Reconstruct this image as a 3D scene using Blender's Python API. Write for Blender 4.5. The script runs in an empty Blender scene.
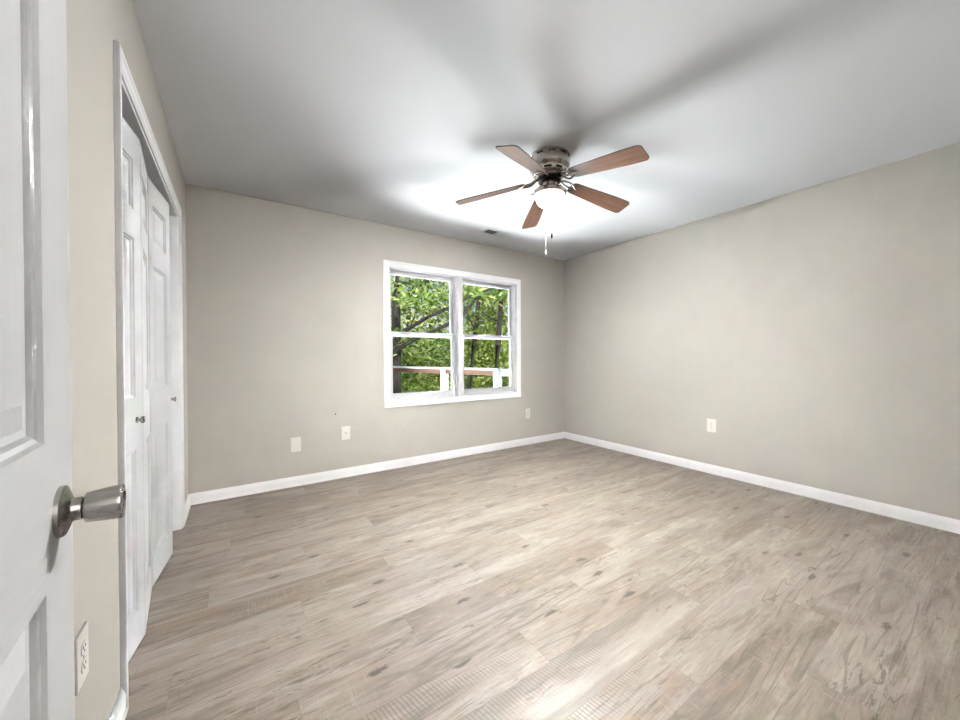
import bpy, bmesh, math, random
from mathutils import Vector, Matrix, Euler
random.seed(7)
SC = bpy.context.scene
COL = SC.collection
PI = math.pi

# ------------------------------------------------------------------ camera
F_PX, YAW, PITCH, ROLL, CAM_H = 364.9, 0.58890, -0.007388, -0.004346, 1.1149
cam_data = bpy.data.cameras.new('camera')
cam = bpy.data.objects.new('camera', cam_data); COL.objects.link(cam)
fw = Vector((math.sin(YAW)*math.cos(PITCH), math.cos(YAW)*math.cos(PITCH), math.sin(PITCH)))
r0 = Vector((math.cos(YAW), -math.sin(YAW), 0)); u0 = r0.cross(fw)
rt = r0*math.cos(ROLL) + u0*math.sin(ROLL); up = -r0*math.sin(ROLL) + u0*math.cos(ROLL)
M = Matrix((rt, up, -fw)).transposed().to_4x4(); M.translation = (0, 0, CAM_H)
cam.matrix_world = M
cam_data.sensor_width = 36.0; cam_data.lens = F_PX/960*36.0
cam_data.clip_start = 0.02; cam_data.clip_end = 200
SC.camera = cam

# ------------------------------------------------------------------ view, world, sun, area lights
SC.view_settings.view_transform = 'Standard'; SC.view_settings.look = 'None'
SC.view_settings.gamma = 1.0; SC.view_settings.use_curve_mapping = False
SC.view_settings.exposure = 0.76

world = bpy.data.worlds.new('sky'); SC.world = world; world.use_nodes = True
wn = world.node_tree; wn.nodes.clear()
w_out = wn.nodes.new('ShaderNodeOutputWorld'); w_bg = wn.nodes.new('ShaderNodeBackground')
w_tc = wn.nodes.new('ShaderNodeTexCoord'); w_noise = wn.nodes.new('ShaderNodeTexNoise')
w_ramp = wn.nodes.new('ShaderNodeValToRGB')
w_noise.inputs['Scale'].default_value = 5.0; w_noise.inputs['Detail'].default_value = 5.0
w_ramp.color_ramp.elements[0].position = .42; w_ramp.color_ramp.elements[0].color = (.55, .72, 1.0, 1)
w_ramp.color_ramp.elements[1].position = .62; w_ramp.color_ramp.elements[1].color = (1.0, 1.0, 1.0, 1)
wn.links.new(w_tc.outputs['Generated'], w_noise.inputs['Vector'])
wn.links.new(w_noise.outputs['Fac'], w_ramp.inputs['Fac'])
wn.links.new(w_ramp.outputs['Color'], w_bg.inputs['Color'])
w_bg.inputs['Strength'].default_value = 0.58
wn.links.new(w_bg.outputs['Background'], w_out.inputs['Surface'])

BOWL_SIDE = 0.0
BOWL_GLOW = 2750.0      # the fan's own lamp, strength of its lit glass
def lamp(name, kind, loc, target, energy, color, **kw):
    d = bpy.data.lights.new(name, kind); d.energy = energy; d.color = color
    for k, v in kw.items(): setattr(d, k, v)
    o = bpy.data.objects.new(name, d); COL.objects.link(o); o.location = loc
    o.rotation_euler = (Vector(target)-Vector(loc)).to_track_quat('-Z', 'Y').to_euler()
    return o
lamp('sun', 'SUN', (-3.2, -10, 5.2), (0, 0, 0), 4.1, (1.0, .95, .86), angle=math.radians(2))
# added area lamp below the sill line, standing in for daylight bouncing up
lamp('window_daylight_lamp', 'AREA', (3.0, 6.1, -.85), (1.75, 1.9, 2.1), 1330.0, (.93, .97, 1.0), shape='RECTANGLE', size=9.0, size_y=2.6)
# area lamp added above the view, standing in for sky to brighten the floor
lamp('sky_fill_lamp', 'AREA', (2.7, 5.9, 4.1), (1.3, 1.8, 0), 15.0, (.90, .96, 1.0), shape='RECTANGLE', size=4.5, size_y=2.6, spread=math.radians(84))
# unseen fill lamp added behind the camera, shining in at the doorway
lamp('hall_fill_lamp', 'AREA', (.3, -1.1, 1.75), (1.6, 2.2, 1.0), 13.0, (1.0, .98, .96), shape='RECTANGLE', size=.9, size_y=1.2)

# ------------------------------------------------------------------ room dimensions
XL, XR, YB, YF, H = -0.311, 3.755, 3.538, -0.12, 2.44

# ------------------------------------------------------------------ node helpers
class NT:
    def __init__(self, name):
        self.m = bpy.data.materials.new(name); self.m.use_nodes = True
        self.t = self.m.node_tree; self.t.nodes.clear()
        self.out = self.t.nodes.new('ShaderNodeOutputMaterial')
    def n(self, typ, **kw):
        nd = self.t.nodes.new(typ)
        for k, v in kw.items(): setattr(nd, k, v)
        return nd
    def put(self, sock, v):
        if isinstance(v, bpy.types.NodeSocket): self.t.links.new(v, sock)
        elif v is not None:
            if hasattr(sock.default_value, '__len__') and not hasattr(v, '__len__'): v = (v,)*len(sock.default_value)
            if hasattr(sock.default_value, '__len__') and len(sock.default_value) == 4 and len(v) == 3: v = (*v, 1)
            sock.default_value = v
    def math(self, op, a, b=None, c=None, clamp=False):
        nd = self.n('ShaderNodeMath', operation=op); nd.use_clamp = clamp
        self.put(nd.inputs[0], a)
        if b is not None: self.put(nd.inputs[1], b)
        if c is not None: self.put(nd.inputs[2], c)
        return nd.outputs[0]
    def mix(self, f, a, b, blend='MIX'):
        nd = self.n('ShaderNodeMix', data_type='RGBA', blend_type=blend)
        self.put(nd.inputs['Factor'], f); self.put(nd.inputs[6], a); self.put(nd.inputs[7], b)
        return nd.outputs[2]
    def xyz(self, v):
        nd = self.n('ShaderNodeSeparateXYZ'); self.put(nd.inputs[0], v); return nd.outputs
    def vec(self, x, y, z):
        nd = self.n('ShaderNodeCombineXYZ')
        for i, v in enumerate((x, y, z)): self.put(nd.inputs[i], v)
        return nd.outputs[0]
    def noise(self, v, scale=1.0, detail=2.0, rough=.5, dist=0.0):
        nd = self.n('ShaderNodeTexNoise'); self.put(nd.inputs['Vector'], v)
        nd.inputs['Scale'].default_value = scale; nd.inputs['Detail'].default_value = detail
        nd.inputs['Roughness'].default_value = rough; nd.inputs['Distortion'].default_value = dist
        return nd.outputs['Fac']
    def ramp(self, f, *stops):
        nd = self.n('ShaderNodeValToRGB'); e = nd.color_ramp.elements
        while len(e) < len(stops): e.new(.5)
        for i, (p, c) in enumerate(stops):
            e[i].position = p
            e[i].color = (*c, 1) if hasattr(c, '__len__') else (c, c, c, 1)
        self.put(nd.inputs[0], f); return nd.outputs[0]
    def smooth(self, v, a, b):
        nd = self.n('ShaderNodeMapRange', interpolation_type='SMOOTHSTEP')
        self.put(nd.inputs[0], v); nd.inputs[1].default_value = a; nd.inputs[2].default_value = b
        return nd.outputs[0]
    def mapping(self, v, scale=(1, 1, 1), loc=(0, 0, 0), rot=(0, 0, 0)):
        nd = self.n('ShaderNodeMapping'); self.put(nd.inputs[0], v)
        nd.inputs['Scale'].default_value = scale; nd.inputs['Location'].default_value = loc; nd.inputs['Rotation'].default_value = rot
        return nd.outputs[0]
    def obj(self): return self.n('ShaderNodeTexCoord').outputs['Object']
    def pos(self): return self.n('ShaderNodeNewGeometry').outputs['Position']
    def bump(self, h, strength=.2, dist=.01):
        nd = self.n('ShaderNodeBump'); self.put(nd.inputs['Height'], h)
        nd.inputs['Strength'].default_value = strength; nd.inputs['Distance'].default_value = dist
        return nd.outputs[0]
    def pbr(self, color, rough=.5, metal=0.0, normal=None, spec=.5, **kw):
        nd = self.n('ShaderNodeBsdfPrincipled')
        self.put(nd.inputs['Base Color'], color); self.put(nd.inputs['Roughness'], rough)
        self.put(nd.inputs['Metallic'], metal); nd.inputs['Specular IOR Level'].default_value = spec
        if normal is not None: self.put(nd.inputs['Normal'], normal)
        for k, v in kw.items(): self.put(nd.inputs[k], v)
        self.t.links.new(nd.outputs[0], self.out.inputs[0]); return nd

def srgb(r, g, b):
    f = lambda c: (c/255/12.92) if c/255 <= .04045 else ((c/255+.055)/1.055)**2.4
    return (f(r), f(g), f(b))

def mat_paint(name, col, rough=.55, var=.04, bump=.08, scale=60):
    t = NT(name); p = t.pos()
    n1 = t.noise(p, 1.3, 3); c2 = tuple(c*(1-var) for c in col)
    t.pbr(t.mix(n1, col, c2), rough, normal=t.bump(t.noise(p, scale, 4), bump, .004))
    return t.m

MAT = {}
MAT['wall'] = mat_paint('beige_wall_paint', srgb(184, 180, 172), .6, .03, .12, 90)
MAT['ceiling'] = mat_paint('white_ceiling_paint', srgb(249, 249, 252), .8, .02, .06, 70)
MAT['trim'] = mat_paint('white_trim_paint', srgb(238, 238, 240), .35, .02, .03, 40)
MAT['vinyl'] = mat_paint('white_window_vinyl', srgb(206, 206, 209), .3, .01, .01, 30)
MAT['plate'] = mat_paint('white_plastic_plate', srgb(218, 214, 208), .35, .01, .01, 30)
MAT['closet_wall'] = mat_paint('closet_wall_paint', srgb(190, 184, 172), .7)

def mat_door(name, horizontal):
    t = NT(name); o = t.obj()
    a = t.mapping(o, (9, 9, 170) if horizontal else (170, 9, 9))
    g = t.noise(a, 1.0, 4, .6, .6)
    b = t.noise(t.mapping(o, (3, 3, 30) if horizontal else (30, 3, 3)), 1.0, 2, .5, 1.2)
    h = t.math('ADD', g, t.math('MULTIPLY', b, .6))
    t.pbr(t.mix(b, srgb(208, 209, 211), srgb(204, 205, 207)), .32, normal=t.bump(h, .35, .0016))
    return t.m
MAT['door_v'] = mat_door('white_door_paint_upright_grain', False)
MAT['door_h'] = mat_door('white_door_paint_cross_grain', True)

def mat_metal(name, col, rough, stretch=(4, 4, 220)):
    t = NT(name)
    g = t.noise(t.mapping(t.obj(), stretch), 1.0, 3)
    t.pbr(t.mix(g, col, tuple(c*.93 for c in col)), t.math('MULTIPLY_ADD', g, .12, rough-.06), 1.0)
    return t.m
MAT['nickel'] = mat_metal('brushed_nickel', srgb(186, 179, 170), .22)
MAT['steel'] = mat_metal('satin_steel', srgb(176, 172, 168), .27, (40, 40, 40))
MAT['dark'] = mat_metal('dark_slot_metal', srgb(38, 33, 30), .5)
MAT['chain'] = mat_metal('chain_metal', srgb(150, 146, 140), .35)

def mat_dark_plastic():
    t = NT('dark_recess'); t.pbr(t.mix(t.noise(t.obj(), 40), srgb(40, 38, 36), srgb(30, 29, 28)), .6); return t.m
MAT['black'] = mat_dark_plastic()

def mat_blade():
    t = NT('walnut_fan_blade'); o = t.obj()
    g = t.noise(t.mapping(o, (3, 60, 10)), 1.0, 5, .6, .8)
    c = t.ramp(g, (.25, srgb(66, 46, 36)), (.5, srgb(100, 72, 57)), (.75, srgb(128, 98, 80)))
    t.pbr(c, .30, normal=t.bump(g, .04, .001), spec=.7, **{'Coat Weight': 1.0, 'Coat Roughness': .2}); return t.m
MAT['blade'] = mat_blade()
def mat_blade_edge():
    t = NT('dark_blade_edge'); t.pbr(t.mix(t.noise(t.obj(), 30), srgb(60, 36, 26), srgb(44, 27, 20)), .45); return t.m
MAT['blade_edge'] = mat_blade_edge()

def mat_bowl():
    t = NT('frosted_lit_glass'); o = t.obj()
    z = t.xyz(o)[2]
    f = t.smooth(z, -.044, -.076); warm = t.smooth(z, -.004, -.026)
    e = t.n('ShaderNodeEmission'); t.put(e.inputs[0], t.mix(warm, (1.0, .86, .76), (1.0, .985, .965)))
    side = t.math('MULTIPLY', t.smooth(z, -.006, -.030), BOWL_SIDE)
    t.put(e.inputs[1], t.math('ADD', t.math('MULTIPLY', t.math('MULTIPLY', f, t.math('MULTIPLY_ADD', t.smooth(z, -.066, -.078), -.6, 1.0)), BOWL_GLOW), t.math('ADD', side, .75)))
    d = t.n('ShaderNodeBsdfPrincipled'); d.inputs['Base Color'].default_value = (.8, .78, .75, 1); d.inputs['Roughness'].default_value = .25
    a = t.n('ShaderNodeAddShader'); t.t.links.new(e.outputs[0], a.inputs[0]); t.t.links.new(d.outputs[0], a.inputs[1])
    t.t.links.new(a.outputs[0], t.out.inputs[0]); return t.m
MAT['bowl'] = mat_bowl()

def mat_glass():
    t = NT('window_glass')
    tr = t.n('ShaderNodeBsdfTransparent'); gl = t.n('ShaderNodeBsdfGlossy'); gl.inputs['Roughness'].default_value = .01
    tr.inputs[0].default_value = (.97, .985, .98, 1)
    fr = t.n('ShaderNodeFresnel'); fr.inputs[0].default_value = 1.3
    mx = t.n('ShaderNodeMixShader')
    t.t.links.new(fr.outputs[0], mx.inputs[0]); t.t.links.new(tr.outputs[0], mx.inputs[1]); t.t.links.new(gl.outputs[0], mx.inputs[2])
    t.t.links.new(mx.outputs[0], t.out.inputs[0]); return t.m
MAT['glass'] = mat_glass()

def mat_floor():
    t = NT('grey_oak_plank_floor'); P = t.pos(); x, y, _ = t.xyz(P)[:3]
    m = t.math
    yv = m('DIVIDE', m('SUBTRACT', y, .072), .178); row = m('FLOOR', yv); fy = m('FRACT', yv)
    off = m('MULTIPLY', m('FRACT', m('MULTIPLY', row, .355)), 1.22)
    uv = m('DIVIDE', m('SUBTRACT', x, off), 1.22); colm = m('FLOOR', uv); fu = m('FRACT', uv)
    wnz = t.n('ShaderNodeTexWhiteNoise', noise_dimensions='2D'); t.put(wnz.inputs['Vector'], t.vec(row, colm, 0))
    rv = wnz.outputs['Value']; rc = t.n('ShaderNodeSeparateColor'); t.put(rc.inputs[0], wnz.outputs['Color'])
    ra, rb, rcv = rc.outputs[0], rc.outputs[1], rc.outputs[2]
    sx = m('ADD', x, m('MULTIPLY', ra, 37.0)); sy = m('ADD', y, m('MULTIPLY', rb, 23.0))
    V = lambda ax, ay: t.vec(m('MULTIPLY', sx, ax), m('MULTIPLY', sy, ay), m('MULTIPLY', rv, 9.0))
    base = t.ramp(rv, (0.0, srgb(125, 115, 105)), (.35, srgb(136, 127, 118)), (.7, srgb(146, 137, 129)), (1.0, srgb(131, 121, 111)))
    cloud = t.noise(V(2.0, 9), 1.0, 6, .66, .5)
    c = t.mix(m('MULTIPLY', t.smooth(cloud, .50, .34), .85), base, t.mix(1.0, base, (.60, .575, .55), 'MULTIPLY'))
    c = t.mix(m('MULTIPLY', t.smooth(cloud, .50, .66), .5), c, srgb(172, 162, 151))
    blot = t.noise(V(7, 36), 1.0, 6, .7, .6)
    c = t.mix(m('MULTIPLY', t.smooth(blot, .54, .70), .26), c, srgb(108, 95, 86))
    c = t.mix(m('MULTIPLY', t.smooth(blot, .46, .30), .26), c, srgb(175, 166, 154))
    warm = t.noise(V(2.2, 5.5), 1.0, 3, .55, .8)
    c = t.mix(m('MULTIPLY', t.smooth(warm, .54, .68), .45), c, srgb(134, 116, 97))
    fine = t.noise(V(8, 170), 1.0, 5, .7, .3)
    c = t.mix(m('MULTIPLY', t.smooth(fine, .46, .72), .42), c, srgb(88, 76, 68))
    mid = t.noise(V(2.4, 58), 1.0, 6, .66, 1.0)
    c = t.mix(m('MULTIPLY', t.smooth(mid, .56, .67), .48), c, srgb(77, 65, 59))
    c = t.mix(m('MULTIPLY', t.smooth(mid, .43, .30), .28), c, srgb(181, 170, 159))
    # long dark cracks in the figure
    crk = m('ABSOLUTE', m('SUBTRACT', t.noise(V(1.1, 16), 1.0, 2, .5, .3), .5))
    crm = m('MULTIPLY', t.smooth(crk, .010, .002), t.smooth(t.noise(V(2.8, 7), 1.0, 2, .5), .50, .62))
    c = t.mix(m('MULTIPLY', crm, .55), c, srgb(77, 65, 58))
    # faint scratches running across the boards
    cross = t.noise(V(170, 9), 1.0, 4, .7, .2); crz = t.noise(V(2.4, 7), 1.0, 2, .5)
    c = t.mix(m('MULTIPLY', m('MULTIPLY', t.smooth(cross, .54, .68), t.smooth(crz, .46, .62)), .30), c, srgb(97, 85, 76))
    c = t.mix(m('MULTIPLY', m('MULTIPLY', t.smooth(cross, .46, .34), t.smooth(crz, .50, .36)), .26), c, srgb(183, 173, 162))
    # cathedral figure on some boards
    cd = t.noise(V(.75, 5.5), 1.0, 1.5, .45, .25)
    rings = m('ABSOLUTE', m('SUBTRACT', m('FRACT', m('MULTIPLY', cd, 13.0)), .5))
    cmask = m('MULTIPLY', m('MULTIPLY', t.smooth(rcv, .58, .66), t.smooth(rings, .16, .02)), t.smooth(t.noise(V(2.2, 8), 1.0, 2), .42, .60))
    c = t.mix(m('MULTIPLY', cmask, .50), c, srgb(86, 76, 69))
    # knots
    vo = t.n('ShaderNodeTexVoronoi', voronoi_dimensions='2D', feature='F1')
    t.put(vo.inputs['Vector'], V(1.5, 4.4)); vo.inputs['Scale'].default_value = 1.0
    vc = t.n('ShaderNodeSeparateColor'); t.put(vc.inputs[0], vo.outputs['Color'])
    kd = m('ADD', vo.outputs['Distance'], m('MULTIPLY', m('SUBTRACT', t.noise(V(22, 60), 1.0, 4, .7, 1.0), .5), .17))
    on = t.smooth(vc.outputs[0], .36, .40)
    kn = m('MULTIPLY', t.smooth(kd, .068, .034), on)
    halo = m('MULTIPLY', t.smooth(kd, .24, .05), on)
    c = t.mix(m('MULTIPLY', halo, .30), c, srgb(128, 114, 104))
    c = t.mix(m('MULTIPLY', kn, .80), c, srgb(66, 57, 53))
    # torn dark flakes
    fl = t.noise(V(9, 52), 1.0, 5, .75, .7); fz = t.noise(V(1.9, 4.6), 1.0, 1, .5)
    flm = m('MULTIPLY', t.smooth(fl, .55, .62), t.smooth(fz, .54, .63))
    c = t.mix(m('MULTIPLY', flm, .75), c, srgb(84, 75, 69))
    # saw marks, always on the one rough-sawn board in the middle of the floor
    is4 = m('MULTIPLY', m('COMPARE', row, 4.0, .1), m('COMPARE', colm, 0.0, .1))
    swp = m('MAXIMUM', t.smooth(rb, .78, .82), is4)
    band = m('MULTIPLY', t.smooth(fy, .30, .62), t.smooth(t.noise(V(2.0, 6), 1.0, 2), .38, .55))
    band = m('MAXIMUM', band, m('MULTIPLY', is4, t.smooth(fy, .50, .78)))
    ph = m('ADD', m('MULTIPLY', x, 70.0), m('ADD', m('MULTIPLY', fy, 3.0), m('MULTIPLY', t.noise(V(4, 8), 1.0, 2), 1.6)))
    tri = m('ABSOLUTE', m('SUBTRACT', m('FRACT', ph), .5))
    saw = m('MULTIPLY', m('MULTIPLY', t.smooth(tri, .20, .08), band), swp)
    c = t.mix(m('MULTIPLY', m('MULTIPLY', is4, t.smooth(fy, .7, .3)), .35), c, srgb(170, 163, 156))
    c = t.mix(m('MULTIPLY', m('MULTIPLY', is4, m('ADD', t.smooth(fy, .66, .80), t.smooth(m('ADD', fy, m('MULTIPLY', cloud, .4)), .42, .30))), .5), c, srgb(112, 103, 96))
    c = t.mix(m('MULTIPLY', saw, .55), c, srgb(92, 82, 75))
    # seams
    seam = m('MAXIMUM', m('LESS_THAN', m('MINIMUM', fy, m('SUBTRACT', 1.0, fy)), .007), m('LESS_THAN', m('MINIMUM', fu, m('SUBTRACT', 1.0, fu)), .0010))
    c = t.mix(m('MULTIPLY', seam, .28), c, srgb(92, 80, 70))
    hgt = m('SUBTRACT', m('ADD', m('MULTIPLY', fine, .5), m('MULTIPLY', mid, .5)), m('ADD', m('MULTIPLY', saw, .35), m('MULTIPLY', seam, .8)))
    rough = m('MULTIPLY_ADD', mid, .20, .25)
    t.pbr(c, rough, normal=t.bump(hgt, .16, .002), spec=.5)
    return t.m
MAT['floor'] = mat_floor()

def mat_leaf(name, a, b, c):
    t = NT(name)
    r = t.n('ShaderNodeNewGeometry').outputs['Random Per Island']
    col = t.ramp(r, (0, a), (.5, b), (1, c))
    d = t.n('ShaderNodeBsdfDiffuse'); tl = t.n('ShaderNodeBsdfTranslucent'); mx = t.n('ShaderNodeMixShader'); mx.inputs[0].default_value = .4
    t.put(d.inputs[0], col); t.put(tl.inputs[0], col)
    t.t.links.new(d.outputs[0], mx.inputs[1]); t.t.links.new(tl.outputs[0], mx.inputs[2]); t.t.links.new(mx.outputs[0], t.out.inputs[0])
    return t.m
MAT['leaf_a'] = mat_leaf('spring_leaf', srgb(92, 116, 48), srgb(172, 190, 92), srgb(236, 238, 172))
MAT['leaf_b'] = mat_leaf('green_leaf', srgb(66, 96, 50), srgb(136, 164, 82), srgb(214, 224, 150))
def mat_bark():
    t = NT('dark_bark'); o = t.pos()
    n = t.noise(t.mapping(o, (30, 30, 6)), 1.0, 5, .6, .5)
    t.pbr(t.ramp(n, (.3, srgb(24, 21, 20)), (.7, srgb(66, 60, 56))), .9, normal=t.bump(n, .6, .02)); return t.m
MAT['bark'] = mat_bark()
MAT['rail_white'] = mat_paint('white_railing_paint', srgb(184, 188, 197), .5, .05, .1, 30)
def mat_wood(name, a, b):
    t = NT(name); n = t.noise(t.mapping(t.pos(), (3, 3, 40)), 1.0, 4, .6, .6)
    t.pbr(t.mix(n, a, b), .7, normal=t.bump(n, .2, .004)); return t.m
MAT['cedar'] = mat_wood('stained_cedar', srgb(110, 76, 56), srgb(82, 54, 40))
MAT['deck'] = mat_wood('deck_boards', srgb(150, 120, 96), srgb(112, 90, 74))
def mat_ground():
    t = NT('leaf_litter_ground'); n = t.noise(t.pos(), 2.5, 6, .65)
    t.pbr(t.ramp(n, (.3, srgb(74, 84, 40)), (.55, srgb(122, 128, 66)), (.8, srgb(150, 130, 96))), .95); return t.m
MAT['ground'] = mat_ground()

# ------------------------------------------------------------------ mesh helpers
def link(name, bm, mats, parent=None, smooth=False, loc=None, recalc=True):
    if recalc: bmesh.ops.recalc_face_normals(bm, faces=bm.faces[:])
    me = bpy.data.meshes.new(name); bm.to_mesh(me); bm.free()
    for m in (mats if isinstance(mats, (list, tuple)) else [mats]): me.materials.append(MAT[m] if isinstance(m, str) else m)
    if smooth:
        for p in me.polygons: p.use_smooth = True
    if any(p.use_smooth for p in me.polygons): me.set_sharp_from_angle(angle=math.radians(32))
    o = bpy.data.objects.new(name, me); COL.objects.link(o)
    if parent is not None: o.parent = parent
    if loc is not None: o.location = loc
    return o
def tag(o, label, cat, group=None, kind=None):
    o['label'] = label; o['category'] = cat
    if group: o['group'] = group
    if kind: o['kind'] = kind
    return o
def empty(name, loc=(0, 0, 0), rz=0.0):
    o = bpy.data.objects.new(name, None); COL.objects.link(o); o.location = loc; o.rotation_euler = (0, 0, rz)
    o.empty_display_size = .1
    return o
def box(bm, x0, x1, y0, y1, z0, z1, bev=0.0, mi=0, seg=2):
    vs = [bm.verts.new((x, y, z)) for x in (x0, x1) for y in (y0, y1) for z in (z0, z1)]
    fs = [bm.faces.new([vs[i] for i in q]) for q in ((0, 1, 3, 2), (4, 6, 7, 5), (0, 4, 5, 1), (2, 3, 7, 6), (0, 2, 6, 4), (1, 5, 7, 3))]
    for f in fs: f.material_index = mi
    if bev:
        es = list({e for f in fs for e in f.edges})
        r = bmesh.ops.bevel(bm, geom=es, offset=bev, segments=seg, profile=.5, affect='EDGES')
        for f in r['faces']: f.material_index = mi
def lathe(bm, prof, n=32, c=(0, 0, 0), axis='Z', mi=0):
    rings = []
    for r, h in prof:
        if r < 1e-6:
            rings.append([bm.verts.new(place(0, 0, h, c, axis))]); continue
        rings.append([bm.verts.new(place(r*math.cos(2*PI*k/n), r*math.sin(2*PI*k/n), h, c, axis)) for k in range(n)])
    fs = []
    for a, b in zip(rings, rings[1:]):
        for k in range(n):
            k2 = (k+1) % n
            if len(a) == 1 and len(b) == 1: continue
            if len(a) == 1: fs.append(bm.faces.new((a[0], b[k], b[k2])))
            elif len(b) == 1: fs.append(bm.faces.new((a[k], a[k2], b[0])))
            else: fs.append(bm.faces.new((a[k], a[k2], b[k2], b[k])))
    for f in fs: f.material_index = mi; f.smooth = True
    return fs
def place(x, y, h, c, axis):
    if axis == 'Z': return (c[0]+x, c[1]+y, c[2]+h)
    if axis == '-Y': return (c[0]+x, c[1]-h, c[2]+y)
    if axis == 'X': return (c[0]+h, c[1]+x, c[2]+y)
def tube(bm, pts, rad, n=8, mi=0, cap=True):
    pts = [Vector(p) for p in pts]; rads = rad if hasattr(rad, '__len__') else [rad]*len(pts)
    rings = []; ref = Vector((0, 0, 1))
    for i, p in enumerate(pts):
        t = (pts[min(i+1, len(pts)-1)]-pts[max(i-1, 0)]).normalized()
        a = t.cross(ref)
        if a.length < .05: a = t.cross(Vector((1, 0, 0)))
        a.normalize(); b = t.cross(a).normalized()
        rings.append([bm.verts.new(p+(a*math.cos(2*PI*k/n)+b*math.sin(2*PI*k/n))*rads[i]) for k in range(n)])
    for A, B in zip(rings, rings[1:]):
        for k in range(n):
            f = bm.faces.new((A[k], A[(k+1) % n], B[(k+1) % n], B[k])); f.material_index = mi; f.smooth = True
    if cap:
        for rr in (rings[0][::-1], rings[-1]):
            f = bm.faces.new(rr); f.material_index = mi
def sweep(bm, prof, path, mi=0):
    """prof: list of (out, side) pairs; path: list of (origin, out_dir, side_dir) frames (mitred by the caller)."""
    rings = [[bm.verts.new(Vector(o)+Vector(a)*p+Vector(b)*q) for p, q in prof] for o, a, b in path]
    n = len(prof)
    for A, B in zip(rings, rings[1:]):
        for k in range(n):
            f = bm.faces.new((A[k], A[(k+1) % n], B[(k+1) % n], B[k])); f.material_index = mi
    bm.faces.new(rings[0]); bm.faces.new(rings[-1][::-1])

# ------------------------------------------------------------------ the room shell
def struct(o, label, cat): return tag(o, label, cat, kind='structure')
bm = bmesh.new(); box(bm, -1.2, XR+.12, -1.8, YB+.12, -.06, 0)
struct(link('floor', bm, 'floor'), 'grey brown wood-look plank floor across the empty room', 'floor')
bm = bmesh.new(); box(bm, -1.2, XR+.12, YF-.12, YB+.12, H, H+.08)
struct(link('ceiling', bm, 'ceiling'), 'flat white painted ceiling with the fan', 'ceiling')

bm = bmesh.new()                                     # pitched slab added out of view, shading the railing from the sun
pts = [(YF-4.2, 2.55), (-.3, 4.9), (YB+.45, 2.55), (YB+.45, 2.68), (-.3, 5.05), (YF-4.2, 2.68)]
ra = [bm.verts.new((-2.5, y_, z_)) for y_, z_ in pts]; rb = [bm.verts.new((XR+6, y_, z_)) for y_, z_ in pts]
for i in range(6): bm.faces.new((ra[i], ra[(i+1) % 6], rb[(i+1) % 6], rb[i]))
bm.faces.new(ra[::-1]); bm.faces.new(rb)
struct(link('shade_roof', bm, 'bark'), 'pitched slab added above the ceiling, out of view, to block sun', 'shade_roof')
WX0, WX1, WZ0, WZ1 = 1.270, 2.918, .672, 2.028      # window opening
bm = bmesh.new()
for b in ((-1.2, WX0, 0, H), (WX1, XR+.12, 0, H), (WX0, WX1, 0, WZ0), (WX0, WX1, WZ1, H)):
    box(bm, b[0], b[1], YB, YB+.14, b[2], b[3])
struct(link('wall_back', bm, 'wall'), 'beige wall holding the white double window', 'wall')
bm = bmesh.new(); box(bm, XR, XR+.12, YF-.12, YB, 0, H)
struct(link('wall_right', bm, 'wall'), 'bare beige wall on the right with one outlet', 'wall')
CY0, CY1, CZ = 1.618, 3.082, 2.055                   # closet opening
bm = bmesh.new()
box(bm, XL-.12, XL, YF, CY0, 0, H); box(bm, XL-.12, XL, CY1, YB, 0, H); box(bm, XL-.12, XL, CY0, CY1, CZ, H)
struct(link('wall_left', bm, 'wall'), 'beige wall on the left around the closet opening', 'wall')
DX0, DX1 = -.135, .70                                # doorway behind the camera
bm = bmesh.new()
box(bm, XL-.12, DX0, YF-.12, YF, 0, H); box(bm, DX1, XR, YF-.12, YF, 0, H); box(bm, DX0, DX1, YF-.12, YF, 2.06, H)
struct(link('wall_front', bm, 'wall'), 'beige wall behind the camera with the doorway', 'wall')
bm = bmesh.new()
box(bm, -.75, -.65, -1.8, YF-.12, 0, H); box(bm, 1.35, 1.45, -1.8, YF-.12, 0, H); box(bm, -.75, 1.45, -1.9, -1.8, 0, H); box(bm, -.75, 1.45, -1.9, YF-.12, H, H+.08)
struct(link('hall_sun_block', bm, 'wall'), 'beige hall walls added behind the camera to keep sun out', 'wall')  # unseen hall box, added so stray sun stays out of the doorway
bm = bmesh.new()
box(bm, -1.2, -1.12, 1.2, YB, 0, H); box(bm, -1.12, XL-.12, 1.2, 1.28, 0, H)
struct(link('wall_closet', bm, 'closet_wall'), 'inside walls of the closet behind the folding doors', 'wall')

BASE = [(0, 0), (.0165, 0), (.0165, .007), (.0150, .011), (.0125, .013), (.0125, .056), (.0105, .063), (.0095, .067), (.0060, .074), (.0045, .080), (.003, .084), (0, .084)]
def baseboard(name, label, p0, p1, nrm, m0, m1):
    """runs p0 -> p1; m = +1 shortens the front by the mitre, 0 square"""
    d = (Vector(p1)-Vector(p0)).normalized(); n = Vector(nrm); up_ = Vector((0, 0, 1))
    bm_ = bmesh.new()
    rings = []
    for P, s, mm in ((p0, 1, m0), (p1, -1, m1)):
        rings.append([bm_.verts.new(Vector(P)+n*a+up_*z+d*(s*mm*a)) for a, z in BASE])
    k = len(BASE)
    for i in range(k): bm_.faces.new((rings[0][i], rings[0][(i+1) % k], rings[1][(i+1) % k], rings[1][i]))
    bm_.faces.new(rings[0][::-1]); bm_.faces.new(rings[1])
    return struct(link(name, bm_, 'trim'), label, 'baseboard')
baseboard('baseboard_back', 'white moulded baseboard under the window wall', (XL, YB, 0), (XR, YB, 0), (0, -1, 0), 1, 1)
baseboard('baseboard_right', 'white moulded baseboard along the bare right wall', (XR, YB, 0), (XR, YF, 0), (-1, 0, 0), 1, 0)
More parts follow.
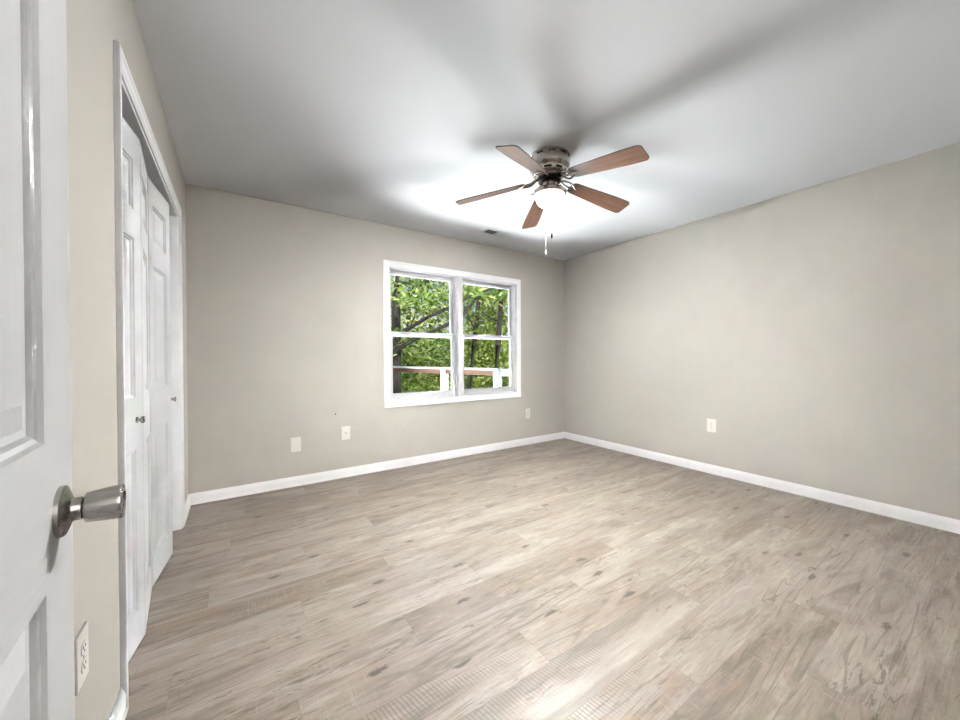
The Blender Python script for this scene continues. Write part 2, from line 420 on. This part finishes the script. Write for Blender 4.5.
baseboard('baseboard_left', 'short white baseboard between closet and back corner', (XL, 3.127, 0), (XL, YB, 0), (1, 0, 0), 0, 1)
baseboard('baseboard_left_front', 'white baseboard on the left wall before the closet', (XL, YF, 0), (XL, 1.576, 0), (1, 0, 0), 0, 0)

# casing profile: (distance across the casing from its inner edge, thickness)
CAS = [(0, 0), (0, .007), (.004, .009), (.010, .0095), (.014, .011), (.034, .013), (.044, .0165), (.052, .017), (.057, .0155), (.058, .012), (.058, 0)]
def casing(bm_, corners, nrm, closed, mi=0):
    """corners = inner corners in order with outward directions (mitred): [(pos, outdir)]"""
    n = Vector(nrm); k = len(CAS)
    rings = [[bm_.verts.new(Vector(p)+Vector(o)*a+n*t_) for a, t_ in CAS] for p, o in corners]
    seq = list(zip(rings, rings[1:]+rings[:1])) if closed else list(zip(rings, rings[1:]))
    for A, B in seq:
        for i in range(k):
            f = bm_.faces.new((A[i], A[(i+1) % k], B[(i+1) % k], B[i])); f.material_index = mi
    if not closed: bm_.faces.new(rings[0][::-1]); bm_.faces.new(rings[-1])

# closet casing with its jamb
bm = bmesh.new()
y0, y1, z1 = 1.635, 3.068, 2.047
casing(bm, [((XL, y0, 0), (0, -1, 0)), ((XL, y0, z1), (0, -1, 1)), ((XL, y1, z1), (0, 1, 1)), ((XL, y1, 0), (0, 1, 0))], (1, 0, 0), False)
t1 = struct(link('trim_1', bm, 'trim'), 'white moulded casing framing the closet opening', 'trim')
bm = bmesh.new()
box(bm, XL-.12, XL+.001, CY0, 1.639, 0, 2.035); box(bm, XL-.12, XL+.001, 3.062, CY1, 0, 2.035); box(bm, XL-.12, XL+.001, CY0, CY1, 2.035, CZ)
link('jamb', bm, 'trim', t1)
bm = bmesh.new(); box(bm, -.392, -.362, 1.644, 3.057, 2.008, 2.035); link('door_track', bm, 'steel', t1)

# ------------------------------------------------------------------ the window: casing, two double-hung units
bm = bmesh.new()
casing(bm, [((WX0+.004, YB, WZ0+.002), (-1, 0, -1)), ((WX1-.004, YB, WZ0+.002), (1, 0, -1)), ((WX1-.004, YB, WZ1-.002), (1, 0, 1)), ((WX0+.004, YB, WZ1-.002), (-1, 0, 1))], (0, -1, 0), True)
t2 = struct(link('trim_2', bm, 'trim'), 'white picture-frame casing around the double window', 'trim')
bm = bmesh.new(); box(bm, 2.066, 2.122, YB-.010, YB+.13, WZ0, WZ1, .002); link('mullion', bm, 'vinyl', t2)

def ring_frame(bm_, x0, x1, z0, z1, l, r_, b, t_, ya, yb, bev=.003):
    box(bm_, x0, x0+l, ya, yb, z0, z1, bev); box(bm_, x1-r_, x1, ya, yb, z0, z1, bev)
    box(bm_, x0+l-.001, x1-r_+.001, ya, yb, z0, z0+b, bev); box(bm_, x0+l-.001, x1-r_+.001, ya, yb, z1-t_, z1, bev)
def make_window(n, x0, x1, label):
    w = empty('window_%d' % n, ((x0+x1)/2, YB+.07, WZ0)); struct(w, label, 'window')
    ox, oy, oz = w.location
    def put(name, bm_, m_, par):
        bmesh.ops.translate(bm_, verts=bm_.verts[:], vec=(-ox, -oy, -oz)); return link(name, bm_, m_, par)
    b = bmesh.new()   # vinyl jamb, sill and head with the sash stops
    ring_frame(b, x0, x1, WZ0, WZ1, .016, .016, .012, .014, YB+.004, YB+.135, .002)
    box(b, x0+.014, x0+.022, YB+.076, YB+.080, WZ0+.02, WZ1-.01); box(b, x1-.022, x1-.014, YB+.076, YB+.080, WZ0+.02, WZ1-.01)
    put('window_frame', b, 'vinyl', w)
    b = bmesh.new()   # upper sash, outer track
    ring_frame(b, x0+.017, x1-.017, 1.336, WZ1-.015, .030, .030, .038, .042, YB+.082, YB+.112)
    us = put('upper_sash', b, 'vinyl', w)
    b = bmesh.new(); box(b, x0+.044, x1-.044, YB+.094, YB+.098, 1.37, WZ1-.052); put('pane', b, 'glass', us)
    b = bmesh.new()   # lower sash, inner track
    ring_frame(b, x0+.018, x1-.018, WZ0+.018, 1.382, .034, .034, .058, .042, YB+.042, YB+.074)
    box(b, (x0+x1)/2-.30, (x0+x1)/2+.30, YB+.036, YB+.044, WZ0+.058, WZ0+.066, .002)
    ls = put('lower_sash', b, 'vinyl', w)
    b = bmesh.new(); box(b, x0+.048, x1-.048, YB+.056, YB+.060, WZ0+.07, 1.345); put('pane', b, 'glass', ls)
    b = bmesh.new(); box(b, (x0+x1)/2-.03, (x0+x1)/2+.03, YB+.045, YB+.072, 1.382, 1.391, .003); put('sash_lock', b, 'vinyl', ls)
    return w
make_window(1, WX0+.004, 2.066, 'left double-hung window with white sashes, trunk close behind')
make_window(2, 2.122, WX1-.004, 'right double-hung window with white sashes, two slim trunks behind')

# ------------------------------------------------------------------ panelled doors
RINGS = [(0, 0), (.003, -.004), (.008, -.0055), (.012, -.0095), (.020, -.010), (.046, -.0035), (.050, -.0035)]
def panel_leaf(w, h, t_, panels):
    """slab in x 0..w, z 0..h, front face y=0 (looking to -y); panels = [(x0,x1,z0,z1)]"""
    b = bmesh.new()
    xs = sorted({0, w, *[p[0] for p in panels], *[p[1] for p in panels]})
    zs = sorted({0, h, *[p[2] for p in panels], *[p[3] for p in panels]})
    inside = lambda cx, cz: any(p[0] < cx < p[1] and p[2] < cz < p[3] for p in panels)
    for side, yy in ((1, 0.0), (-1, t_)):
        V = {}
        def v(x, z, d=0):
            k = (round(x, 5), round(z, 5), round(d, 5))
            if k not in V: V[k] = b.verts.new((x, yy-side*d, z))
            return V[k]
        for i in range(len(xs)-1):
            for j in range(len(zs)-1):
                if inside((xs[i]+xs[i+1])/2, (zs[j]+zs[j+1])/2): continue
                f = b.faces.new((v(xs[i], zs[j]), v(xs[i+1], zs[j]), v(xs[i+1], zs[j+1]), v(xs[i], zs[j+1])))
                stile = xs[i] == 0 or xs[i+1] == w
                f.material_index = 0 if stile else 1
        for (a, c, e, g) in panels:
            prev = None
            for off, d in RINGS:
                cur = [v(a+off, e+off, d), v(c-off, e+off, d), v(c-off, g-off, d), v(a+off, g-off, d)]
                if prev:
                    for k in range(4): b.faces.new((prev[k], prev[(k+1) % 4], cur[(k+1) % 4], cur[k]))
                prev = cur
            b.faces.new(prev)
    for (xa, za, xb, zb) in ((0, 0, w, 0), (w, 0, w, h), (w, h, 0, h), (0, h, 0, 0)):
        b.faces.new([b.verts.new(q) for q in ((xa, 0, za), (xb, 0, zb), (xb, t_, zb), (xa, t_, za))])
    bmesh.ops.remove_doubles(b, verts=b.verts[:], dist=1e-5)
    return b

def knob_on(parent, x, z, prof, name='knob', m_='steel', n=28):
    b = bmesh.new(); lathe(b, prof, n, (0, 0, 0), '-Y')
    return link(name, b, m_, parent, loc=(x, 0, z))

# entry door, standing open against the left wall
A4 = math.radians(4.05)
P_edge = Vector((-.1768, .6817, 0)); ddir = Vector((-math.sin(A4), math.cos(A4), 0))
DW = .80
hinge = P_edge - ddir*DW
d1 = empty('door_1', (hinge.x, hinge.y, .012), math.atan2(ddir.y, ddir.x))
struct(d1, 'open white panelled entry door with steel knob in the left foreground', 'door')
pan = [(.108, .352, .228, .853), (.448, .694, .228, .853), (.108, .352, 1.013, 1.61), (.448, .694, 1.013, 1.61), (.108, .352, 1.72, 1.90), (.448, .694, 1.72, 1.90)]
link('door_leaf', panel_leaf(DW, 2.02, .035, pan), ['door_v', 'door_h'], d1)
kx, kz = DW-.056, .925
k = knob_on(d1, kx, kz, [(0, 0), (.0292, 0), (.0292, .0042), (.0282, .0050), (.0150, .0100), (.0138, .0108), (.0134, .012), (.0132, .0188), (0, .0188)], 'knob_rose')
b = bmesh.new(); lathe(b, [(0, .0186), (.0118, .0186), (.0118, .0216), (0, .0216)], 28, axis='-Y'); link('collar', b, 'black', k)
b = bmesh.new()
lathe(b, [(0, .0212), (.0158, .0212), (.0173, .0218), (.0179, .0230), (.0190, .034), (.0203, .0480), (.0207, .0515), (.0205, .0530), (.0196, .0540), (.0178, .0540), (.0168, .0526), (.0150, .0520), (0, .0518)], 40, axis='-Y')
link('knob', b, 'steel', k)
for hz in (.2, 1.0, 1.8):
    b = bmesh.new(); lathe(b, [(0, 0), (.006, 0), (.006, .09), (0, .09)], 12); link('hinge', b, 'steel', d1, loc=(-.006, .006, hz))

# folding closet doors: two pairs, each two leaves
LW, LH, LT = .362, 1.973, .030
LPAN = [(.135, .755), (.955, 1.562), (1.672, 1.862)]
KP = [(0, 0), (.012, 0), (.012, .002), (.0075, .004), (.0060, .009), (.0075, .012), (.0125, .014), (.0140, .018), (.0130, .0215), (.008, .0228), (0, .023)]
def bifold(n, label, pts, knob_leaf, knob_x):
    root = empty('door_%d' % n, (pts[0][0], pts[0][1], .012)); struct(root, label, 'closet door')
    for i in range(2):
        a, c = Vector(pts[i]), Vector(pts[i+1]); d = (c-a).normalized(); g = .003; lw = (c-a).length-.006
        lf = link('door_leaf', panel_leaf(lw, LH, LT, [(.066, lw-.066, z0_, z1_) for z0_, z1_ in LPAN]), ['door_v', 'door_h'], root)
        q = a+d*g
        lf.location = (q.x-pts[0][0], q.y-pts[0][1], 0); lf.rotation_euler = (0, 0, math.atan2(d.y, d.x))
        if i == knob_leaf: knob_on(lf, knob_x if knob_x > 0 else lw+knob_x, .868, KP)
        if i == 0:
            for hz in (.25, 1.0, 1.75):
                b_ = bmesh.new(); lathe(b_, [(0, 0), (.004, 0), (.004, .06), (0, .06)], 10)
                link('hinge', b_, 'steel', lf, loc=(lw+.002, .026, hz))
    b_ = bmesh.new(); lathe(b_, [(0, 0), (.005, 0), (.005, .03), (0, .03)], 10)
    e = pts[2] if n == 2 else pts[0]
    link('pivot_pin', b_, 'steel', root, loc=(e[0]-pts[0][0]-.016, e[1]-pts[0][1]+(-.02 if n == 2 else .02), LH-.001))
    return root
bifold(2, 'nearer pair of white folding closet doors, partly open', [(-.359, 1.644), (-.311, 1.960), (-.345, 2.328)], 0, -.058)
bifold(3, 'farther pair of white folding closet doors, next to the back corner', [(-.345, 2.334), (-.308, 2.690), (-.359, 3.056)], 1, .050)

# ------------------------------------------------------------------ ceiling fan
FX, FY = 1.736, 1.760
fan = empty('ceiling_fan', (FX, FY, H))
tag(fan, 'five-blade brown ceiling fan with a lit glass bowl, hugging the ceiling', 'ceiling fan')
b = bmesh.new()
lathe(b, [(0, 0), (.128, 0), (.130, -.003), (.130, -.010), (.1275, -.012), (.1275, -.030), (.131, -.033), (.1335, -.042), (.1335, -.070), (.130, -.078), (.118, -.088), (.113, -.094), (.1105, -.100), (.1085, -.120), (.102, -.126), (.090, -.129), (.084, -.134), (.080, -.142), (0, -.142)], 48)
hs = link('motor_housing', b, 'nickel', fan)
for rr, zz, hh, cnt, fr in ((.1277, -.021, .011, 10, .55), (.1097, -.111, .013, 9, .62)):
    for k in range(cnt):
        b = bmesh.new(); a0 = 2*PI*(k+.2)/cnt; a1 = a0+2*PI/cnt*fr; S = 6; rows = []
        for s in range(S+1):
            a = a0+(a1-a0)*s/S
            rows.append([b.verts.new(((rr+dr)*math.cos(a), (rr+dr)*math.sin(a), zz+dz)) for dr, dz in ((-.003, -hh/2), (.0008, -hh/2), (.0008, hh/2), (-.003, hh/2))])
        for A, B in zip(rows, rows[1:]):
            for q in range(4): b.faces.new((A[q], A[(q+1) % 4], B[(q+1) % 4], B[q]))
        b.faces.new(rows[0]); b.faces.new(rows[-1])
        link('vent_slot', b, 'dark', hs)
b = bmesh.new(); lathe(b, [(0, -.142), (.070, -.142), (.074, -.146), (.074, -.166), (.064, -.174), (0, -.174)], 36); link('flywheel', b, 'dark', fan)
b = bmesh.new()
lathe(b, [(0, -.174), (.050, -.174), (.054, -.178), (.056, -.205), (.060, -.212), (.078, -.217), (.102, -.225), (.107, -.231), (.107, -.248), (.104, -.252), (.097, -.253), (0, -.247)], 44)
lk = link('light_fitter', b, 'nickel', fan)
for k in range(3):
    a = math.radians(20+120*k); b = bmesh.new(); lathe(b, [(0, 0), (.004, 0), (.004, .008), (.006, .010), (.006, .016), (0, .017)], 10, axis='X')
    s = link('thumb_screw', b, 'nickel', lk, loc=(.106*math.cos(a), .106*math.sin(a), -.240)); s.rotation_euler = (0, 0, a)
b = bmesh.new()
R_, D_ = .0985, .080
lathe(b, [(R_*math.cos(i*PI/2/14), -D_*math.sin(i*PI/2/14)) for i in range(14)]+[(0, -D_)], 44)
link('glass_bowl', b, 'bowl', fan, loc=(0, 0, -.252))

def blade_mesh():
    """blade along +x from the arm, local origin on the fan axis at blade-root height; droops 8 degrees, pitched 13"""
    b_ = bmesh.new(); r0_, r1_, th = .163, .640, .0055
    prof = []
    for i in range(25):
        u = i/24; x = r0_+(r1_-r0_)*u
        wd = .046+.020*min(1, u*1.35)
        if u < .05: wd *= .62+.38*math.sqrt(u/.05)
        prof.append((x, wd))
    outline = [(x, w) for x, w in prof]
    # rounded corner tip
    tipw = prof[-1][1]; rc = .024
    outline = [(x, w) for x, w in outline if x < r1_-rc]
    for i in range(7):
        a = PI/2*i/6; outline.append((r1_-rc+rc*math.sin(a)+.006*math.sin(a), tipw-rc+rc*math.cos(a)))
    top = []; bot = []
    for z, L in ((th/2, top), (-th/2, bot)):
        for x, w in outline: L.append((b_.verts.new((x, w, z)), b_.verts.new((x, -w, z))))
    for L, fl in ((top, 1), (bot, 0)):
        for (a, c), (d, e) in zip(L, L[1:]): f = b_.faces.new((a, c, e, d)); f.material_index = 0
    for s in (0, 1):
        for i in range(len(top)-1):
            f = b_.faces.new((top[i][s], top[i+1][s], bot[i+1][s], bot[i][s])); f.material_index = 1
    for i in (0, -1):
        f = b_.faces.new((top[i][0], top[i][1], bot[i][1], bot[i][0])); f.material_index = 1
    return b_
def arm_mesh():
    b_ = bmesh.new()
    for s in (-1, 1):
        tube(b_, [(.070, s*.010, .012), (.088, s*.014, .010), (.106, s*.028, .002), (.126, s*.038, -.0055), (.148, s*.038, -.0075), (.170, s*.027, -.0078), (.192, s*.012, -.0078), (.212, 0, -.0078)], [.007, .007, .0065, .006, .006, .0055, .005, .004], 8)
    tube(b_, [(.066, 0, .014), (.092, 0, .008), (.120, 0, -.006), (.158, 0, -.008), (.215, 0, -.008)], [.008, .007, .007, .006, .005], 8)
    box(b_, .158, .178, -.036, .036, -.0095, -.0040, .002)
    for sx, sy in ((.168, -.027), (.168, .027), (.211, 0)):
        lathe(b_, [(0, -.0125), (.004, -.012), (.005, -.0095), (0, -.009)], 8, (sx, sy, 0))
    return b_
BM0 = blade_mesh(); AM0 = arm_mesh()
tilt = Matrix.Rotation(math.radians(8.5), 4, 'Y') @ Matrix.Rotation(math.radians(-13), 4, 'X')
blade0 = None
for k in range(5):
    if blade0 is None:
        # bring the root to r=.165 when tilted about that point
        blade0 = link('fan_blade', BM0, ['blade', 'blade_edge'], fan); arm0 = link('blade_arm', AM0, 'nickel', blade0)
        bl = blade0
    else:
        bl = blade0.copy(); COL.objects.link(bl); bl.parent = fan
        ar = arm0.copy(); COL.objects.link(ar); ar.parent = bl
    ang = math.radians(-83.18+72*k)
    piv = Matrix.Translation((.180, 0, 0))
    bl.matrix_local = Matrix.Translation((0, 0, -.172)) @ Matrix.Rotation(ang, 4, 'Z') @ piv @ tilt @ piv.inverted()
def chain(ang, r, length, pend):
    b_ = bmesh.new(); n = int(length/.006)
    tube(b_, [(0, 0, 0), (0, 0, -length)], .0007, 5)
    for i in range(n): bmesh.ops.create_icosphere(b_, subdivisions=1, radius=.0017, matrix=Matrix.Translation((0, 0, -i*.006)))
    c = link('pull_chain', b_, 'chain', fan, loc=(r*math.cos(ang), r*math.sin(ang), -.240))
    b_ = bmesh.new(); lathe(b_, [(0, 0), (.002, 0), (.0035, -.006), (.006, -.020), (.0055, -.028), (.003, -.033), (0, -.034)], 14)
    link('chain_pendant', b_, pend, c, loc=(0, 0, -length))
tocam = math.atan2(-FY, -FX)
chain(tocam+.12, .110, .300, 'dark')
chain(tocam+PI+.25, .110, .345, 'chain')

# ------------------------------------------------------------------ air vent on the ceiling
vent = empty('ceiling_vent', (2.31, 3.142, H)); tag(vent, 'small white louvred air vent on the ceiling above the window', 'air vent')
b = bmesh.new(); vx, vy = .155, .070
ring = [(-vx, -vy, -.001), (vx, -vy, -.001), (vx, vy, -.001), (-vx, vy, -.001)]
prev = [b.verts.new(q) for q in ring]
for sx, z in ((.004, -.004), (.018, -.006), (.022, -.004), (.022, .0)):
    cur = [b.verts.new((q[0]-math.copysign(sx, q[0]), q[1]-math.copysign(sx, q[1]), z)) for q in ring]
    for i in range(4): b.faces.new((prev[i], prev[(i+1) % 4], cur[(i+1) % 4], cur[i]))
    prev = cur
link('vent_frame', b, 'trim', vent)
b = bmesh.new(); box(b, -vx+.02, vx-.02, -vy+.02, vy-.02, -.0015, -.0005); link('vent_duct', b, 'black', vent)
b = bmesh.new()
for half, sg in ((-1, -1), (1, 1)):
    for i in range(5):
        yy = -vy+.031+i*.0195
        x0_, x1_ = (-vx+.022, -.004) if half < 0 else (.004, vx-.022)
        q = [b.verts.new(p) for p in ((x0_, yy-.006, -.002 if sg > 0 else -.009), (x1_, yy-.006, -.002 if sg > 0 else -.009), (x1_, yy+.008, -.009 if sg > 0 else -.002), (x0_, yy+.008, -.009 if sg > 0 else -.002))]
        q2 = [b.verts.new(v_.co+Vector((0, 0, .001))) for v_ in q]
        b.faces.new(q); b.faces.new(q2[::-1])
        for j in range(4): b.faces.new((q[j], q[(j+1) % 4], q2[(j+1) % 4], q2[j]))
box(b, -.004, .004, -vy+.02, vy-.02, -.009, -.002)
link('louvres', b, 'trim', vent)

# ------------------------------------------------------------------ wall plates
def plate(name, label, cat, loc, rz, kind, w=.078, h=.126):
    """plate in local x-z, facing local -y"""
    root = empty(name, loc, rz); tag(root, label, cat, 'wall plates around the room')
    b_ = bmesh.new(); box(b_, -w/2, w/2, -.0065, 0, -h/2, h/2, .003, seg=3); cv = link('cover_plate', b_, 'plate', root)
    if kind == 'outlet':
        for s in (-1, 1):
            b_ = bmesh.new(); pts = []
            for i in range(24):
                a = 2*PI*i/24; pts.append((.0172*math.cos(a), max(-.0135, min(.0135, .0175*math.sin(a)))))
            top = [b_.verts.new((x_, -.0085, s*.0205+z_)) for x_, z_ in pts]; bot = [b_.verts.new((x_, -.0055, s*.0205+z_)) for x_, z_ in pts]
            b_.faces.new(top); b_.faces.new(bot[::-1])
            for i in range(24): b_.faces.new((top[i], top[(i+1) % 24], bot[(i+1) % 24], bot[i]))
            rc = link('receptacle', b_, 'plate', root)
            b_ = bmesh.new()
            box(b_, -.0075, -.0055, -.0090, -.0080, s*.0205-.001, s*.0205+.0075); box(b_, .0055, .0075, -.0090, -.0080, s*.0205-.0005, s*.0205+.0065)
            lathe(b_, [(0, .0080), (.0024, .0080), (.0024, .0090), (0, .0090)], 10, (0, 0, s*.0205-.007), '-Y')
            link('slots', b_, 'black', rc)
        b_ = bmesh.new(); lathe(b_, [(0, .006), (.0035, .006), (.003, .0075), (0, .0078)], 12, axis='-Y'); link('screw', b_, 'steel', root)
    elif kind == 'jack':
        b_ = bmesh.new(); lathe(b_, [(0, .006), (.0075, .006), (.0075, .009), (.0048, .009), (.0048, .017), (.0036, .017), (.0036, .012), (0, .012)], 16, axis='-Y'); link('cable_jack', b_, 'steel', root)
        for s in (-1, 1):
            b_ = bmesh.new(); lathe(b_, [(0, .006), (.0035, .006), (.003, .0075), (0, .0078)], 12, (0, 0, s*.042), '-Y'); link('screw', b_, 'plate', root)
    else:
        for s in (-1, 1):
            b_ = bmesh.new(); lathe(b_, [(0, .006), (.0035, .006), (.003, .0075), (0, .0078)], 12, (0, 0, s*.030), '-Y'); link('screw', b_, 'plate', root)
    return root
plate('wall_plate', 'blank white cover plate, lowest on the window wall, nearest the closet', 'wall plate', (.427, YB, .361), 0, 'blank')
plate('cable_plate', 'white cover plate with a centre cable jack, left below the window', 'wall plate', (.848, YB, .413), 0, 'jack')
plate('power_outlet', 'white power outlet on the window wall near the right corner', 'outlet', (3.090, YB, .394), 0, 'outlet')
plate('power_outlet', 'white power outlet alone on the bare right wall', 'outlet', (XR, 1.660, .457), -PI/2, 'outlet')
plate('power_outlet', 'white power outlet on the left wall between entry door and closet', 'outlet', (XL, 1.230, .415), PI/2, 'outlet')
b = bmesh.new(); lathe(b, [(0, 0), (.006, 0), (.0055, .002), (.003, .0035), (0, .0035)], 12, axis='-Y')
tag(link('wall_screw', b, 'dark', loc=(.758, YB, .597)), 'tiny dark screw in the beige wall above the cable plate', 'screw')

# ------------------------------------------------------------------ outside: deck railing, trees, ground
def ray(px, py): return fw + rt*((px-480)/F_PX) - up*((py-360)/F_PX)
def at(px, py, d): return Vector((0, 0, CAM_H)) + ray(px, py)*d
bm = bmesh.new(); box(bm, -60, 60, YB+.2, 90, -3.2, -3.0)
struct(link('ground', bm, 'ground'), 'wooded ground outside below the deck', 'ground')

r_near, r_far = at(497.5, 366, 6.2), at(391, 363.5, 8.1)
rz_top = .93
rd = Vector((r_far.x-r_near.x, r_far.y-r_near.y, 0)); rl = rd.length; rd.normalize()
rail = empty('deck_railing', (r_near.x, r_near.y, -.1), math.atan2(rd.y, rd.x))
tag(rail, 'white deck railing with a brown rail board outside the window', 'railing')
HT = rz_top+.1
b = bmesh.new(); box(b, -.05, rl+2.2, -.07, .07, HT-.038, HT, .004); link('cap_rail', b, 'rail_white', rail)
b = bmesh.new(); box(b, .06, rl+2.2, -.02, .02, HT-.125, HT-.038, .003); link('rail_board', b, 'cedar', rail)
b = bmesh.new(); box(b, -1.6, -.05, -.02, .02, HT-.13, HT-.01, .003); link('side_board', b, 'rail_white', rail)
for px_ in (0.0, 1.28, 3.15, 4.5):
    b = bmesh.new(); box(b, px_-.055, px_+.055, -.055, .055, 0, HT-.038, .004); link('post', b, 'rail_white', rail)

def leaf_cloud(b_, centre, rad, n, size):
    for _ in range(n):
        while True:
            q = Vector((random.uniform(-1, 1), random.uniform(-1, 1), random.uniform(-1, 1)))
            if q.length <= 1: break
        p = Vector(centre)+Vector((q.x*rad[0], q.y*rad[1], q.z*rad[2]))
        s = size*random.uniform(.6, 1.25)
        m_ = Euler((random.uniform(-.9, .9), random.uniform(-.9, .9), random.uniform(0, 2*PI))).to_matrix()
        vs = [b_.verts.new(p+m_ @ Vector(v_)*s) for v_ in ((-.5, 0, 0), (-.15, -.26, .06), (.25, -.18, .04), (.6, 0, -.05), (.25, .18, .04), (-.15, .26, .06))]
        b_.faces.new((vs[0], vs[1], vs[2], vs[3])); b_.faces.new((vs[0], vs[3], vs[4], vs[5]))
def tree(label, base, trunk_pts, trunk_r, branches, clouds, leaf, size, name='tree'):
    root = empty(name, base); tag(root, label, 'tree', 'trees outside the window')
    B0 = Vector(base)
    b_ = bmesh.new(); tube(b_, [Vector(p)-B0 for p in trunk_pts], [q*.62 for q in trunk_r], 10); link('trunk', b_, 'bark', root)
    for pts, rr in branches:
        b_ = bmesh.new(); tube(b_, [Vector(p)-B0 for p in pts], [q*.78 for q in rr], 7); link('branch', b_, 'bark', root)
    b_ = bmesh.new()
    for c, r_, n in clouds: leaf_cloud(b_, Vector(c)-B0, r_, n, size)
    link('foliage', b_, leaf, root, recalc=False)
    return root
def gz(p): return Vector((p.x, p.y, -3.0))

# near left tree with the two long limbs crossing both windows
d = 8.6
t0 = at(396, 300, d+.6)
tr = [gz(t0), t0+Vector((0, 0, -1.0)), t0, at(399, 240, d+.6), at(404, 160, d+.7)]
brA = ([at(394, 336, d+.5), at(409, 328, d+.2), at(430, 316, d), at(450, 307, d-.1), at(478, 293, d-.2), at(506, 285, d-.3), at(540, 270, d-.3)], [.075, .06, .052, .046, .04, .03, .02])
brB = ([at(388, 362, d+.6), at(400, 348, d+.3), at(414, 339, d+.1), at(436, 330, d), at(456, 320, d), at(466, 311, d), at(478, 296, d)], [.085, .075, .07, .062, .056, .05, .04])
cl = [(at(405, 285, d+1.2), (1.2, 1.0, .9), 700), (at(438, 292, d+1.6), (1.2, 1.2, .8), 420), (at(395, 345, d+1.5), (1.0, 1.0, .8), 500), (at(430, 300, d), (1.4, .7, .25), 160), (at(490, 290, d), (1.2, .7, .3), 150), (at(420, 345, d+.8), (1.2, .8, .5), 330)]
tree('dark-barked tree at the left window edge with long limbs reaching right', gz(t0), tr, [.22, .19, .17, .15, .1], [brA, brB], cl, 'leaf_b', .17)
d = 10.5
t0 = at(474, 350, d)
tr = [gz(t0), at(469, 385, d), at(474, 345, d), at(477, 315, d), at(480, 285, d), at(483, 220, d)]
br = [([at(475, 330, d), at(469, 318, d), at(464, 306, d)], [.035, .03, .02]), ([at(479, 300, d), at(500, 298, d), at(520, 297, d)], [.03, .026, .016])]
cl = [(at(470, 320, d+1), (1.2, 1.0, 1.2), 620), (at(492, 340, d+1), (1.1, 1.0, 1.0), 620), (at(480, 285, d+.8), (1.4, 1.0, .7), 380), (at(470, 360, d+1), (1.3, 1., .7), 500)]
tree('slim dark tree left of centre in the right window', gz(t0), tr, [.15, .13, .115, .10, .09, .06], br, cl, 'leaf_a', .18)
d = 9.8
t0 = at(498, 350, d)
tr = [gz(t0), at(495, 385, d), at(498, 345, d), at(500, 315, d), at(502, 285, d), at(505, 220, d)]
br = [([at(500, 322, d), at(490, 318, d), at(482, 312, d)], [.03, .025, .018]), ([at(499, 340, d), at(508, 330, d), at(518, 322, d)], [.03, .024, .016])]
cl = [(at(505, 330, d+.9), (1.0, .9, 1.2), 620), (at(512, 365, d+1), (1.1, .9, .7), 500), (at(500, 300, d+1), (1.1, .8, .8), 300), (at(515, 290, d), (.7, .7, .6), 200)]
tree('slim dark tree near the right edge of the right window', gz(t0), tr, [.16, .14, .125, .11, .1, .07], br, cl, 'leaf_a', .17)
# trees standing farther back in the wood
far = [(380, 17, 'leaf_b', 'dense green tree farthest left behind the limbed tree'), (408, 15, 'leaf_a', 'bright yellow-green tree behind the left railing'),
       (432, 18, 'leaf_a', 'pale leafy tree behind the centre of the left window'), (455, 16, 'leaf_b', 'green tree behind the window mullion'),
       (486, 18, 'leaf_a', 'yellow-green tree between the two slim trunks'), (512, 16, 'leaf_a', 'bright tree behind the right window edge'), (540, 19, 'leaf_b', 'deep green tree farthest right in the wood')]
for px_, d_, lf, lab in far:
    t0 = at(px_, 352, d_); k = d_/16
    cl = []
    for yy, n, hr in ((395, 420, 1.0), (372, 460, 1.1), (350, 330, 1.15), (328, 200, 1.2), (306, 100, 1.2), (286, 60, 1.1), (268, 50, .9)):
        cl.append((at(px_+random.uniform(-6, 6), yy, d_+random.uniform(-.6, .8)), (1.35*k*hr, 1.1, .95*k), n))
    lean = random.uniform(-5, 5)
    tree(lab, gz(t0), [gz(t0), t0, at(px_+lean, 300, d_), at(px_+lean*1.4, 250, d_)], [.16, .13, .10, .05],
         [([at(px_, 330, d_), at(px_+9, 312, d_), at(px_+14, 300, d_)], [.05, .04, .02]), ([at(px_, 318, d_), at(px_-9, 304, d_), at(px_-15, 290, d_)], [.05, .04, .02])], cl, lf, .25)
# bushes under the railing
for px_, d_, lf, lab in ((400, 11, 'leaf_b', 'leafy shrub below the railing, left of the white post'), (436, 12, 'leaf_a', 'pale shrub below the railing by the first post'), (478, 12, 'leaf_b', 'dark shrub below the railing, behind the slim trunk'), (508, 11, 'leaf_a', 'bright shrub below the railing, at the right pane')):
    t0 = at(px_, 395, d_)
    tree(lab, gz(t0), [gz(t0), t0], [.04, .02], [], [(at(px_, 385, d_), (1.2, 1.0, .55), 520), (at(px_, 410, d_), (1.3, 1.1, .7), 350)], lf, .16, name='shrub')
